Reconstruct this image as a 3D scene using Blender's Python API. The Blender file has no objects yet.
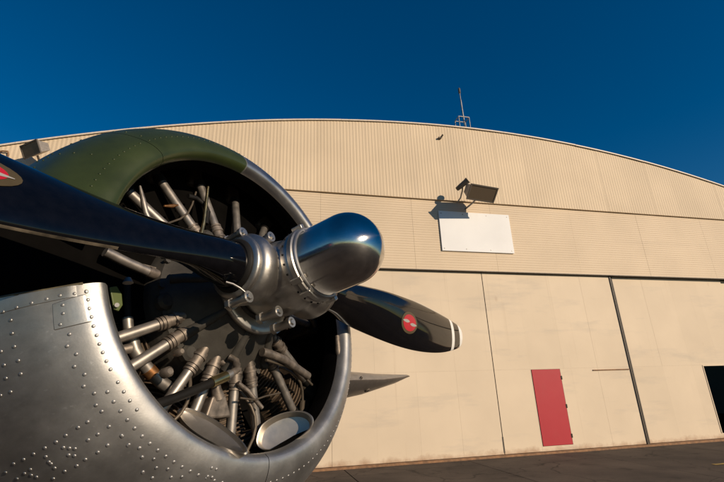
import bpy, bmesh, math, random
from mathutils import Vector, Matrix
random.seed(7)
R = math.radians
sc = bpy.context.scene
col = sc.collection

# ------------------------------------------------------------ camera
CAM_H = 1.78
F_PX, PITCH, ROLL = 430.0, R(19.48), R(-2.036)
cam_d = bpy.data.cameras.new('camera')
cam = bpy.data.objects.new('camera', cam_d)
col.objects.link(cam)
cam_d.sensor_fit = 'HORIZONTAL'
cam_d.sensor_width = 36.0
cam_d.lens = F_PX / 724.0 * 36.0
cam_d.clip_start = 0.05
cam_d.clip_end = 6000
cp_, sp_ = math.cos(PITCH), math.sin(PITCH)
FWD = Vector((0, cp_, sp_))
RT0, UP0 = Vector((1, 0, 0)), Vector((0, -sp_, cp_))
RGT = math.cos(ROLL) * RT0 + math.sin(ROLL) * UP0
UPV = -math.sin(ROLL) * RT0 + math.cos(ROLL) * UP0
CAM = Vector((0, 0, CAM_H))
cam.matrix_world = Matrix(((RGT.x, UPV.x, -FWD.x, 0), (RGT.y, UPV.y, -FWD.y, 0), (RGT.z, UPV.z, -FWD.z, CAM_H), (0, 0, 0, 1)))
sc.camera = cam

def pix_ray(px, py):          # direction of a photo pixel (724 x 482)
    return (((px - 362) / F_PX) * RGT - ((py - 241) / F_PX) * UPV + FWD).normalized()

# ------------------------------------------------------------ sky, sun, exposure
SUN_AZ, SUN_EL = R(128), R(17.5)          # azimuth clockwise from +Y
w = bpy.data.worlds.new('World'); sc.world = w; w.use_nodes = True
nt = w.node_tree
sky = nt.nodes.new('ShaderNodeTexSky'); sky.sky_type = 'NISHITA'; sky.sun_disc = False
sky.sun_elevation = SUN_EL; sky.sun_rotation = SUN_AZ
sky.air_density = 1.0; sky.dust_density = 0.0; sky.ozone_density = 2.5; sky.altitude = 0
bg = nt.nodes['Background']; bg.inputs['Strength'].default_value = 0.074
hs = nt.nodes.new('ShaderNodeHueSaturation'); hs.inputs['Saturation'].default_value = 1.45; hs.inputs['Hue'].default_value = 0.504
nt.links.new(sky.outputs[0], hs.inputs['Color']); nt.links.new(hs.outputs[0], bg.inputs['Color'])
sun_dir = Vector((math.cos(SUN_EL) * math.sin(SUN_AZ), math.cos(SUN_EL) * math.cos(SUN_AZ), math.sin(SUN_EL)))
sd = bpy.data.lights.new('sun', 'SUN'); sd.energy = 4.2; sd.angle = R(0.5); sd.color = (1.0, 0.815, 0.605)
so = bpy.data.objects.new('sun', sd); col.objects.link(so)
so.rotation_euler = (-sun_dir).to_track_quat('-Z', 'Y').to_euler()
so.location = sun_dir * 60
sc.view_settings.view_transform = 'Standard'
sc.view_settings.look = 'None'
sc.view_settings.exposure = 0.0
sc.view_settings.gamma = 1.0

# ------------------------------------------------------------ material helpers
def new_mat(name):
    m = bpy.data.materials.new(name); m.use_nodes = True
    return m, m.node_tree, m.node_tree.nodes['Principled BSDF']

def simple(name, colr, rough=0.5, metal=0.0, var=0.12, scale=14.0, bump=0.0, bscale=60.0, coat=0.0, rvar=0.12, spec=0.5):
    m, t, b = new_mat(name)
    N, L = t.nodes, t.links
    geo = N.new('ShaderNodeTexCoord')
    nz = N.new('ShaderNodeTexNoise'); nz.inputs['Scale'].default_value = scale; nz.inputs['Detail'].default_value = 6
    L.new(geo.outputs['Object'], nz.inputs['Vector'])
    mx = N.new('ShaderNodeMix'); mx.data_type = 'RGBA'; mx.blend_type = 'MULTIPLY'
    mx.inputs[0].default_value = 1.0
    mx.inputs[6].default_value = (*colr, 1)
    rp = N.new('ShaderNodeMapRange'); rp.inputs[1].default_value = 0.3; rp.inputs[2].default_value = 0.7
    rp.inputs[3].default_value = 1 - var; rp.inputs[4].default_value = 1 + var
    L.new(nz.outputs[0], rp.inputs[0])
    L.new(rp.outputs[0], mx.inputs[7])
    L.new(mx.outputs[2], b.inputs['Base Color'])
    rr = N.new('ShaderNodeMapRange'); rr.inputs[1].default_value = 0.3; rr.inputs[2].default_value = 0.7
    rr.inputs[3].default_value = max(0.02, rough - rvar * rough); rr.inputs[4].default_value = rough + rvar * rough
    L.new(nz.outputs[0], rr.inputs[0]); L.new(rr.outputs[0], b.inputs['Roughness'])
    b.inputs['Metallic'].default_value = metal
    b.inputs['Coat Weight'].default_value = coat
    b.inputs['Specular IOR Level'].default_value = spec
    if bump > 0:
        n2 = N.new('ShaderNodeTexNoise'); n2.inputs['Scale'].default_value = bscale; n2.inputs['Detail'].default_value = 4
        L.new(geo.outputs['Object'], n2.inputs['Vector'])
        bp = N.new('ShaderNodeBump'); bp.inputs['Strength'].default_value = bump; bp.inputs['Distance'].default_value = 0.004
        L.new(n2.outputs[0], bp.inputs['Height']); L.new(bp.outputs[0], b.inputs['Normal'])
    return m

def wall_mat(name, colr, stain=(0.30, 0.26, 0.22), amount=0.35, streak=(0.25, 0.25, 1.6), rust=0.0, rough=0.6, objvar=0.05):
    """painted sheet metal: soft patches, horizontal scuffs, rust creeping up from the bottom edge"""
    m, t, b = new_mat(name)
    N, L = t.nodes, t.links
    geo = N.new('ShaderNodeNewGeometry')
    mp = N.new('ShaderNodeMapping'); mp.inputs['Scale'].default_value = streak
    mp.inputs['Rotation'].default_value = (0, 0, -R(13.59))
    L.new(geo.outputs['Position'], mp.inputs['Vector'])
    n1 = N.new('ShaderNodeTexNoise'); n1.inputs['Scale'].default_value = 1.1; n1.inputs['Detail'].default_value = 9; n1.inputs['Roughness'].default_value = 0.62
    L.new(mp.outputs[0], n1.inputs['Vector'])
    r1 = N.new('ShaderNodeMapRange'); r1.inputs[1].default_value = 0.56; r1.inputs[2].default_value = 0.80
    r1.inputs[3].default_value = 0; r1.inputs[4].default_value = amount
    L.new(n1.outputs[0], r1.inputs[0])
    n2 = N.new('ShaderNodeTexNoise'); n2.inputs['Scale'].default_value = 0.7; n2.inputs['Detail'].default_value = 5
    L.new(geo.outputs['Position'], n2.inputs['Vector'])
    r2 = N.new('ShaderNodeMapRange'); r2.inputs[1].default_value = 0.3; r2.inputs[2].default_value = 0.7
    r2.inputs[3].default_value = 0.94; r2.inputs[4].default_value = 1.05
    L.new(n2.outputs[0], r2.inputs[0])
    oi = N.new('ShaderNodeObjectInfo')
    r3 = N.new('ShaderNodeMapRange'); r3.inputs[3].default_value = 1 - objvar; r3.inputs[4].default_value = 1 + objvar
    L.new(oi.outputs['Random'], r3.inputs[0])
    mu = N.new('ShaderNodeMath'); mu.operation = 'MULTIPLY'
    L.new(r2.outputs[0], mu.inputs[0]); L.new(r3.outputs[0], mu.inputs[1])
    c1 = N.new('ShaderNodeMix'); c1.data_type = 'RGBA'; c1.blend_type = 'MULTIPLY'; c1.inputs[0].default_value = 1
    c1.inputs[6].default_value = (*colr, 1); L.new(mu.outputs[0], c1.inputs[7])
    c2 = N.new('ShaderNodeMix'); c2.data_type = 'RGBA'; c2.inputs[7].default_value = (*stain, 1)
    L.new(c1.outputs[2], c2.inputs[6]); L.new(r1.outputs[0], c2.inputs[0])
    out = c2.outputs[2]
    if rust > 0:
        sx = N.new('ShaderNodeSeparateXYZ'); L.new(geo.outputs['Position'], sx.inputs[0])
        n3 = N.new('ShaderNodeTexNoise'); n3.inputs['Scale'].default_value = 2.2; n3.inputs['Detail'].default_value = 8; n3.inputs['Roughness'].default_value = 0.7
        L.new(geo.outputs['Position'], n3.inputs['Vector'])
        ad = N.new('ShaderNodeMath'); ad.operation = 'MULTIPLY_ADD'; ad.inputs[1].default_value = -0.55; ad.inputs[2].default_value = 0.31
        L.new(n3.outputs[0], ad.inputs[0])
        ad2 = N.new('ShaderNodeMath'); ad2.operation = 'ADD'; L.new(ad.outputs[0], ad2.inputs[0]); L.new(sx.outputs[2], ad2.inputs[1])
        r4 = N.new('ShaderNodeMapRange'); r4.inputs[1].default_value = 0.02; r4.inputs[2].default_value = 0.22
        r4.inputs[3].default_value = rust; r4.inputs[4].default_value = 0
        L.new(ad2.outputs[0], r4.inputs[0])
        c3 = N.new('ShaderNodeMix'); c3.data_type = 'RGBA'; c3.inputs[7].default_value = (0.30, 0.16, 0.08, 1)
        L.new(out, c3.inputs[6]); L.new(r4.outputs[0], c3.inputs[0]); out = c3.outputs[2]
        # single rusty fastener runs
        v = N.new('ShaderNodeTexVoronoi'); v.inputs['Scale'].default_value = 0.9
        mp2 = N.new('ShaderNodeMapping'); mp2.inputs['Scale'].default_value = (1, 1, 0.55)
        L.new(geo.outputs['Position'], mp2.inputs['Vector']); L.new(mp2.outputs[0], v.inputs['Vector'])
        r5 = N.new('ShaderNodeMapRange'); r5.inputs[1].default_value = 0.02; r5.inputs[2].default_value = 0.07
        r5.inputs[3].default_value = 0.4; r5.inputs[4].default_value = 0
        L.new(v.outputs['Distance'], r5.inputs[0])
        mp3 = N.new('ShaderNodeMapping'); mp3.inputs['Scale'].default_value = (7, 7, 0.16); L.new(geo.outputs['Position'], mp3.inputs['Vector'])
        n8 = N.new('ShaderNodeTexNoise'); n8.inputs['Scale'].default_value = 1; n8.inputs['Detail'].default_value = 7; n8.inputs['Roughness'].default_value = 0.65
        L.new(mp3.outputs[0], n8.inputs['Vector'])
        r8 = N.new('ShaderNodeMapRange'); r8.inputs[1].default_value = 0.62; r8.inputs[2].default_value = 0.82; r8.inputs[3].default_value = 0; r8.inputs[4].default_value = 0.4
        L.new(n8.outputs[0], r8.inputs[0])
        c8 = N.new('ShaderNodeMix'); c8.data_type = 'RGBA'; c8.inputs[7].default_value = (0.40, 0.29, 0.19, 1)
        L.new(out, c8.inputs[6]); L.new(r8.outputs[0], c8.inputs[0]); out = c8.outputs[2]
        c4 = N.new('ShaderNodeMix'); c4.data_type = 'RGBA'; c4.inputs[7].default_value = (0.34, 0.20, 0.11, 1)
        L.new(out, c4.inputs[6]); L.new(r5.outputs[0], c4.inputs[0]); out = c4.outputs[2]
    L.new(out, b.inputs['Base Color'])
    b.inputs['Roughness'].default_value = rough
    b.inputs['Specular IOR Level'].default_value = 0.25
    bp = N.new('ShaderNodeBump'); bp.inputs['Strength'].default_value = 0.25; bp.inputs['Distance'].default_value = 0.012
    n5 = N.new('ShaderNodeTexNoise'); n5.inputs['Scale'].default_value = 2.5; n5.inputs['Detail'].default_value = 3
    L.new(geo.outputs['Position'], n5.inputs['Vector'])
    L.new(n5.outputs[0], bp.inputs['Height']); L.new(bp.outputs[0], b.inputs['Normal'])
    return m

M = {}
M['gable'] = wall_mat('cream_ribbed_siding', (0.665, 0.535, 0.38), amount=0.22, streak=(1.5, 1.5, 0.12), objvar=0.035)
M['header'] = wall_mat('cream_lap_siding', (0.665, 0.535, 0.385), amount=0.2, streak=(0.2, 0.2, 2.0), objvar=0.02)
M['door'] = wall_mat('cream_door_sheet', (0.69, 0.57, 0.425), stain=(0.36, 0.33, 0.30), amount=0.48, streak=(0.35, 0.35, 1.8), rust=0.75, objvar=0.02)
M['trim'] = simple('pale_flashing', (0.66, 0.58, 0.48), 0.5)
M['dark_steel'] = simple('dark_brown_steel', (0.075, 0.058, 0.042), 0.6, 0.0, 0.3)
M['rust'] = simple('rusty_steel', (0.26, 0.14, 0.07), 0.8, 0.0, 0.35, 9, 0.3)
M['red'] = wall_mat('faded_red_paint', (0.42, 0.028, 0.040), stain=(0.36, 0.06, 0.06), amount=0.5, streak=(2, 2, 0.8), rough=0.5, objvar=0)
M['white'] = wall_mat('white_board_paint', (0.84, 0.84, 0.84), stain=(0.66, 0.64, 0.62), amount=0.35, streak=(0.7, 0.7, 0.7), objvar=0)
M['roofmetal'] = simple('roof_sheet', (0.45, 0.42, 0.38), 0.5, 0.3)
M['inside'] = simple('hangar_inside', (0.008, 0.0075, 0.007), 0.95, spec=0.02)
M['lamp_body'] = simple('lamp_housing_grey', (0.33, 0.30, 0.27), 0.55, 0.4)
M['lamp_dark'] = simple('lamp_housing_dark', (0.10, 0.085, 0.07), 0.6)
M['galv'] = simple('galvanised_pipe', (0.35, 0.33, 0.31), 0.45, 0.8)

# reflective brown glass of the flood lights
m, t, b = new_mat('lamp_glass'); b.inputs['Base Color'].default_value = (0.11, 0.085, 0.06, 1); b.inputs['Roughness'].default_value = 0.22
b.inputs['Coat Weight'].default_value = 0.6; b.inputs['Coat Roughness'].default_value = 0.08; M['glass'] = m

# apron
m, t, b = new_mat('weathered_apron'); N, L = t.nodes, t.links
geo = N.new('ShaderNodeNewGeometry')
n1 = N.new('ShaderNodeTexNoise'); n1.inputs['Scale'].default_value = 0.55; n1.inputs['Detail'].default_value = 8; n1.inputs['Roughness'].default_value = 0.6
n2 = N.new('ShaderNodeTexNoise'); n2.inputs['Scale'].default_value = 70; n2.inputs['Detail'].default_value = 5
L.new(geo.outputs['Position'], n1.inputs['Vector']); L.new(geo.outputs['Position'], n2.inputs['Vector'])
cr = N.new('ShaderNodeValToRGB'); cr.color_ramp.elements[0].position = 0.35; cr.color_ramp.elements[0].color = (0.046, 0.036, 0.030, 1)
cr.color_ramp.elements[1].position = 0.68; cr.color_ramp.elements[1].color = (0.100, 0.078, 0.062, 1)
L.new(n1.outputs[0], cr.inputs[0])
mx = N.new('ShaderNodeMix'); mx.data_type = 'RGBA'; mx.blend_type = 'MULTIPLY'; mx.inputs[0].default_value = 1
r2 = N.new('ShaderNodeMapRange'); r2.inputs[1].default_value = 0.3; r2.inputs[2].default_value = 0.7; r2.inputs[3].default_value = 0.7; r2.inputs[4].default_value = 1.3
L.new(n2.outputs[0], r2.inputs[0]); L.new(cr.outputs[0], mx.inputs[6]); L.new(r2.outputs[0], mx.inputs[7])
oi = N.new('ShaderNodeObjectInfo'); r3 = N.new('ShaderNodeMapRange'); r3.inputs[3].default_value = 0.88; r3.inputs[4].default_value = 1.12
L.new(oi.outputs['Random'], r3.inputs[0])
mx2 = N.new('ShaderNodeMix'); mx2.data_type = 'RGBA'; mx2.blend_type = 'MULTIPLY'; mx2.inputs[0].default_value = 1
L.new(mx.outputs[2], mx2.inputs[6]); L.new(r3.outputs[0], mx2.inputs[7])
vc = N.new('ShaderNodeTexVoronoi'); vc.feature = 'DISTANCE_TO_EDGE'; vc.inputs['Scale'].default_value = 0.42
nwp = N.new('ShaderNodeTexNoise'); nwp.inputs['Scale'].default_value = 1.3; nwp.inputs['Detail'].default_value = 6; L.new(geo.outputs['Position'], nwp.inputs['Vector'])
vm = N.new('ShaderNodeVectorMath'); vm.operation = 'MULTIPLY_ADD'; vm.inputs[1].default_value = (1.1, 1.1, 0); L.new(nwp.outputs['Color'], vm.inputs[0]); L.new(geo.outputs['Position'], vm.inputs[2])
L.new(vm.outputs[0], vc.inputs['Vector'])
rc = N.new('ShaderNodeMapRange'); rc.inputs[1].default_value = 0.002; rc.inputs[2].default_value = 0.010; rc.inputs[3].default_value = 0.4; rc.inputs[4].default_value = 1; L.new(vc.outputs['Distance'], rc.inputs[0])
no = N.new('ShaderNodeTexNoise'); no.inputs['Scale'].default_value = 1.8; no.inputs['Detail'].default_value = 3; L.new(geo.outputs['Position'], no.inputs['Vector'])
ro = N.new('ShaderNodeMapRange'); ro.inputs[1].default_value = 0.60; ro.inputs[2].default_value = 0.72; ro.inputs[3].default_value = 1; ro.inputs[4].default_value = 0.5; L.new(no.outputs[0], ro.inputs[0])
mc = N.new('ShaderNodeMath'); mc.operation = 'MULTIPLY'; L.new(rc.outputs[0], mc.inputs[0]); L.new(ro.outputs[0], mc.inputs[1])
mx3 = N.new('ShaderNodeMix'); mx3.data_type = 'RGBA'; mx3.blend_type = 'MULTIPLY'; mx3.inputs[0].default_value = 1
L.new(mx2.outputs[2], mx3.inputs[6]); L.new(mc.outputs[0], mx3.inputs[7])
L.new(mx3.outputs[2], b.inputs['Base Color']); b.inputs['Roughness'].default_value = 0.85; b.inputs['Specular IOR Level'].default_value = 0.3
bp = N.new('ShaderNodeBump'); bp.inputs['Strength'].default_value = 0.5; bp.inputs['Distance'].default_value = 0.01
L.new(n2.outputs[0], bp.inputs['Height']); L.new(bp.outputs[0], b.inputs['Normal']); M['apron'] = m
M['yellow'] = simple('worn_yellow_paint', (0.36, 0.24, 0.05), 0.7, 0, 0.4, 8)
M['joint'] = simple('joint_tar', (0.018, 0.015, 0.013), 0.9)

# aircraft materials
def metal_skin(name, colr, rough, smear=0.0, dent=0.25, metal=1.0):
    m, t, b = new_mat(name); N, L = t.nodes, t.links
    tc = N.new('ShaderNodeTexCoord')
    n1 = N.new('ShaderNodeTexNoise'); n1.inputs['Scale'].default_value = 5; n1.inputs['Detail'].default_value = 8; n1.inputs['Roughness'].default_value = 0.65
    L.new(tc.outputs['Object'], n1.inputs['Vector'])
    r1 = N.new('ShaderNodeMapRange'); r1.inputs[1].default_value = 0.3; r1.inputs[2].default_value = 0.72; r1.inputs[3].default_value = rough * 0.82; r1.inputs[4].default_value = rough * 1.25
    L.new(n1.outputs[0], r1.inputs[0]); L.new(r1.outputs[0], b.inputs['Roughness'])
    n2 = N.new('ShaderNodeTexNoise'); n2.inputs['Scale'].default_value = 16; n2.inputs['Detail'].default_value = 7; n2.inputs['Roughness'].default_value = 0.7
    L.new(tc.outputs['Object'], n2.inputs['Vector'])
    r2 = N.new('ShaderNodeMapRange'); r2.inputs[1].default_value = 0.3; r2.inputs[2].default_value = 0.7; r2.inputs[3].default_value = 0.86; r2.inputs[4].default_value = 1.1
    L.new(n2.outputs[0], r2.inputs[0])
    mx = N.new('ShaderNodeMix'); mx.data_type = 'RGBA'; mx.blend_type = 'MULTIPLY'; mx.inputs[0].default_value = 1
    mx.inputs[6].default_value = (*colr, 1); L.new(r2.outputs[0], mx.inputs[7])
    L.new(mx.outputs[2], b.inputs['Base Color'])
    b.inputs['Metallic'].default_value = metal
    if smear > 0:      # oily smears dragged back by the slipstream, fine scratches
        mp = N.new('ShaderNodeMapping'); mp.inputs['Scale'].default_value = (5, 5, 1.6); L.new(tc.outputs['Object'], mp.inputs['Vector'])
        n6 = N.new('ShaderNodeTexNoise'); n6.inputs['Scale'].default_value = 1.6; n6.inputs['Detail'].default_value = 9; n6.inputs['Roughness'].default_value = 0.7
        L.new(mp.outputs[0], n6.inputs['Vector'])
        r6 = N.new('ShaderNodeMapRange'); r6.inputs[1].default_value = 0.45; r6.inputs[2].default_value = 0.75; r6.inputs[3].default_value = 1; r6.inputs[4].default_value = 1 - smear
        L.new(n6.outputs[0], r6.inputs[0])
        mp2 = N.new('ShaderNodeMapping'); mp2.inputs['Scale'].default_value = (90, 90, 7); mp2.inputs['Rotation'].default_value = (.5, .3, .2); L.new(tc.outputs['Object'], mp2.inputs['Vector'])
        n7 = N.new('ShaderNodeTexNoise'); n7.inputs['Scale'].default_value = 1.0; n7.inputs['Detail'].default_value = 4; L.new(mp2.outputs[0], n7.inputs['Vector'])
        r7 = N.new('ShaderNodeMapRange'); r7.inputs[1].default_value = 0.66; r7.inputs[2].default_value = 0.74; r7.inputs[3].default_value = 1; r7.inputs[4].default_value = 1.25
        L.new(n7.outputs[0], r7.inputs[0])
        m6 = N.new('ShaderNodeMath'); m6.operation = 'MULTIPLY'; L.new(r6.outputs[0], m6.inputs[0]); L.new(r7.outputs[0], m6.inputs[1])
        mx6 = N.new('ShaderNodeMix'); mx6.data_type = 'RGBA'; mx6.blend_type = 'MULTIPLY'; mx6.inputs[0].default_value = 1
        L.new(mx.outputs[2], mx6.inputs[6]); L.new(m6.outputs[0], mx6.inputs[7]); L.new(mx6.outputs[2], b.inputs['Base Color'])
    n3 = N.new('ShaderNodeTexNoise'); n3.inputs['Scale'].default_value = 4.5; n3.inputs['Detail'].default_value = 2
    L.new(tc.outputs['Object'], n3.inputs['Vector'])
    bp = N.new('ShaderNodeBump'); bp.inputs['Strength'].default_value = dent; bp.inputs['Distance'].default_value = 0.02
    L.new(n3.outputs[0], bp.inputs['Height'])
    n4 = N.new('ShaderNodeTexNoise'); n4.inputs['Scale'].default_value = 220; n4.inputs['Detail'].default_value = 3
    L.new(tc.outputs['Object'], n4.inputs['Vector'])
    bp2 = N.new('ShaderNodeBump'); bp2.inputs['Strength'].default_value = 0.06; bp2.inputs['Distance'].default_value = 0.002
    L.new(n4.outputs[0], bp2.inputs['Height']); L.new(bp.outputs[0], bp2.inputs['Normal'])
    L.new(bp2.outputs[0], b.inputs['Normal'])
    return m
M['alu'] = metal_skin('bare_aluminium_skin', (0.46, 0.452, 0.44), 0.47, dent=0.45, metal=0.93, smear=0.35)
M['wingskin'] = metal_skin('dull_wing_skin', (0.42, 0.40, 0.375), 0.36, metal=0.95)
M['alu2'] = metal_skin('bare_aluminium_strip', (0.48, 0.472, 0.455), 0.43, metal=0.93)
M['rivet'] = simple('rivet_aluminium', (0.42, 0.41, 0.40), 0.5, 0.9)
M['hub'] = metal_skin('cast_hub_metal', (0.50, 0.475, 0.44), 0.43, dent=0.08, smear=0.3)
M['chrome'] = metal_skin('polished_dome', (0.58, 0.56, 0.53), 0.15, dent=0.02, smear=0.12)
_t = M['chrome'].node_tree; _b = _t.nodes['Principled BSDF']; _b.inputs['Anisotropic'].default_value = 0.7; _b.inputs['Anisotropic Rotation'].default_value = 0.25
_g = _t.nodes.new('ShaderNodeTangent'); _g.direction_type = 'RADIAL'; _g.axis = 'Z'; _t.links.new(_g.outputs[0], _b.inputs['Tangent'])
M['tube'] = simple('pushrod_tube_metal', (0.33, 0.30, 0.27), 0.46, 0.78, 0.22, 30)
M['fitting'] = simple('tube_fitting', (0.22, 0.185, 0.155), 0.55, 0.7, 0.35, 40, 0.2)
M['bronze'] = simple('bronze_clamp', (0.42, 0.20, 0.08), 0.4, 0.9, 0.3, 40)
M['brass'] = simple('brass_ferrule', (0.50, 0.40, 0.20), 0.32, 1.0, 0.15, 30)
M['case'] = simple('grey_crankcase_paint', (0.052, 0.048, 0.042), 0.55, 0.0, 0.3, 16, 0.25, spec=0.25)
M['cyl'] = simple('shaded_cylinder_paint', (0.040, 0.030, 0.022), 0.7, 0.0, 0.4, 18, 0.2, spec=0.2)  # upper cylinders and rocker boxes, shade put into the colour
M['cylbrown'] = simple('lit_brown_cylinder', (0.085, 0.060, 0.040), 0.65, 0.1, 0.45, 22, 0.2, spec=0.25)  # lower cylinders, same finish coloured lighter as if sunlit
M['rubber'] = simple('black_hose', (0.010, 0.009, 0.008), 0.6, 0, 0.2, spec=0.2)
M['liner'] = simple('shade_black_lining', (0.004, 0.0036, 0.0033), 0.9, 0, 0.3, spec=0.02)  # black deepened to stand in for shade inside the cowling
M['blade'] = simple('gloss_black_blade', (0.003, 0.003, 0.004), 0.05, 0.0, 0.3, 40, 0.0, 60, 0.0, spec=0.36)
M['worn'] = simple('worn_blade_edge', (0.10, 0.08, 0.055), 0.5, 0.3, 0.8, 25)
M['bladewhite'] = simple('white_tip_paint', (0.82, 0.81, 0.78), 0.35)
M['gold'] = simple('old_gold_print', (0.075, 0.056, 0.026), 0.4)
M['emred'] = simple('red_print', (0.46, 0.014, 0.03), 0.35)
M['emgrey'] = simple('grey_print', (0.36, 0.34, 0.32), 0.4)
M['pan'] = metal_skin('spun_aluminium', (0.50, 0.46, 0.41), 0.46, dent=0.05)
M['greentab'] = simple('green_tab_paint', (0.075, 0.10, 0.025), 0.5)
M['tyre'] = simple('tyre_rubber', (0.02, 0.02, 0.02), 0.8)
M['seal'] = simple('worn_edge_seal', (0.10, 0.085, 0.05), 0.7, 0, 0.5, 30)
M['wire'] = simple('ignition_wire', (0.12, 0.095, 0.07), 0.5, 0.5)

# green paint over aluminium: paint edge along the crown, chipped scratches along a seam
m = metal_skin('olive_cowl_paint', (0.46, 0.452, 0.44), 0.36, dent=0.15); t = m.node_tree; N, L = t.nodes, t.links; b = N['Principled BSDF']
tc = N.new('ShaderNodeTexCoord'); sx = N.new('ShaderNodeSeparateXYZ'); L.new(tc.outputs['Object'], sx.inputs[0])
nw = N.new('ShaderNodeTexNoise'); nw.inputs['Scale'].default_value = 6; L.new(tc.outputs['Object'], nw.inputs['Vector'])
ad = N.new('ShaderNodeMath'); ad.operation = 'MULTIPLY_ADD'; ad.inputs[1].default_value = 0.06; L.new(nw.outputs[0], ad.inputs[0]); L.new(sx.outputs[0], ad.inputs[2])
gt = N.new('ShaderNodeMapRange'); gt.inputs[1].default_value = 0.028; gt.inputs[2].default_value = 0.036; gt.inputs[3].default_value = 1; gt.inputs[4].default_value = 0
L.new(ad.outputs[0], gt.inputs[0])
ns = N.new('ShaderNodeTexNoise'); ns.inputs['Scale'].default_value = 9; ns.inputs['Detail'].default_value = 7; L.new(tc.outputs['Object'], ns.inputs['Vector'])
cr = N.new('ShaderNodeValToRGB'); cr.color_ramp.elements[0].position = 0.3; cr.color_ramp.elements[0].color = (0.022, 0.032, 0.008, 1)
cr.color_ramp.elements[1].position = 0.7; cr.color_ramp.elements[1].color = (0.036, 0.050, 0.013, 1); L.new(ns.outputs[0], cr.inputs[0])
old = [l for l in L if l.to_socket == b.inputs['Base Color']][0].from_socket
mx = N.new('ShaderNodeMix'); mx.data_type = 'RGBA'; L.new(gt.outputs[0], mx.inputs[0]); L.new(old, mx.inputs[6]); L.new(cr.outputs[0], mx.inputs[7]); L.new(mx.outputs[2], b.inputs['Base Color'])
inv = N.new('ShaderNodeMath'); inv.operation = 'SUBTRACT'; inv.inputs[0].default_value = 1; L.new(gt.outputs[0], inv.inputs[1]); L.new(inv.outputs[0], b.inputs['Metallic'])
M['olive'] = m

# ------------------------------------------------------------ mesh helpers
class MB:
    def __init__(self): self.v = []; self.f = []; self.mi = []; self.sm = []
    def add(self, verts, faces, mi=0, smooth=False):
        o = len(self.v); self.v += [tuple(p) for p in verts]
        for k, f in enumerate(faces):
            self.f.append(tuple(i + o for i in f)); self.mi.append(mi if isinstance(mi, int) else mi[k]); self.sm.append(smooth)
        return self
    def box(self, x0, x1, y0, y1, z0, z1, mi=0, mat=None):
        vs = [Vector((x, y, z)) for x in (x0, x1) for y in (y0, y1) for z in (z0, z1)]
        if mat: vs = [mat @ p for p in vs]
        return self.add(vs, [(0, 1, 3, 2), (4, 6, 7, 5), (0, 4, 5, 1), (2, 3, 7, 6), (0, 2, 6, 4), (1, 5, 7, 3)], mi)
    def tube(self, pts, rad, n=12, cap=True, mi=0):
        pts = [Vector(p) for p in pts]; k = len(pts)
        rad = rad if isinstance(rad, (list, tuple)) else [rad] * k
        tg = [(pts[min(i + 1, k - 1)] - pts[max(i - 1, 0)]).normalized() for i in range(k)]
        ref = Vector((0, 0, 1)) if abs(tg[0].z) < 0.9 else Vector((1, 0, 0))
        u = tg[0].cross(ref).normalized(); vs = []; fs = []
        for i in range(k):
            u = (u - tg[i] * u.dot(tg[i])).normalized(); q = tg[i].cross(u)
            for j in range(n):
                a = 2 * math.pi * j / n
                vs.append(pts[i] + rad[i] * (math.cos(a) * u + math.sin(a) * q))
        for i in range(k - 1):
            for j in range(n):
                fs.append((i * n + j, i * n + (j + 1) % n, (i + 1) * n + (j + 1) % n, (i + 1) * n + j))
        self.add(vs, fs, mi, True)
        if cap:
            self.add([vs[j] for j in range(n)], [tuple(reversed(range(n)))], mi)
            self.add([vs[(k - 1) * n + j] for j in range(n)], [tuple(range(n))], mi)
        return self
    def lathe(self, prof, origin, axis, n=32, mi=0, smooth=True):
        """prof: list of (distance along axis, radius)"""
        o = Vector(origin); ax = Vector(axis).normalized()
        ref = Vector((0, 0, 1)) if abs(ax.z) < 0.9 else Vector((1, 0, 0))
        u = ax.cross(ref).normalized(); q = ax.cross(u); vs = []; fs = []
        for h, r in prof:
            for j in range(n):
                a = 2 * math.pi * j / n
                vs.append(o + h * ax + max(r, 1e-4) * (math.cos(a) * u + math.sin(a) * q))
        for i in range(len(prof) - 1):
            for j in range(n):
                fs.append((i * n + j, i * n + (j + 1) % n, (i + 1) * n + (j + 1) % n, (i + 1) * n + j))
        self.add(vs, fs, mi, smooth)
        k = len(prof)
        if prof[0][1] > 1e-3: self.add([vs[j] for j in range(n)], [tuple(reversed(range(n)))], mi)
        if prof[-1][1] > 1e-3: self.add([vs[(k - 1) * n + j] for j in range(n)], [tuple(range(n))], mi)
        return self
    def build(self, name, mats, parent=None, mat=None, bevel=0.0, bseg=2, fixn=True, autosm=None):
        me = bpy.data.meshes.new(name); me.from_pydata(self.v, [], self.f)
        for mm in (mats if isinstance(mats, (list, tuple)) else [mats]): me.materials.append(M[mm])
        for p, i, s in zip(me.polygons, self.mi, self.sm): p.material_index = i; p.use_smooth = s
        if fixn:
            bm = bmesh.new(); bm.from_mesh(me); bmesh.ops.recalc_face_normals(bm, faces=bm.faces); bm.to_mesh(me); bm.free()
        if autosm is not None:
            me.polygons.foreach_set('use_smooth', [True] * len(me.polygons)); me.set_sharp_from_angle(angle=R(autosm))
        o = bpy.data.objects.new(name, me); col.objects.link(o)
        if parent: o.parent = parent
        if mat is not None: o.matrix_local = mat
        if bevel > 0:
            bv = o.modifiers.new('bevel', 'BEVEL'); bv.width = bevel; bv.segments = bseg; bv.limit_method = 'ANGLE'; bv.angle_limit = R(40)
        return o

def empty(name, mat):
    o = bpy.data.objects.new(name, None); col.objects.link(o); o.matrix_world = mat; o.empty_display_size = 0.3
    return o
def tag(o, label=None, cat=None, group=None, kind=None):
    if label: o['label'] = label
    if cat: o['category'] = cat
    if group: o['group'] = group
    if kind: o['kind'] = kind
    return o
def copy_part(o, parent, mat=None):
    c = o.copy(); col.objects.link(c); c.parent = parent
    if mat is not None: c.matrix_local = mat
    return c

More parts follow.
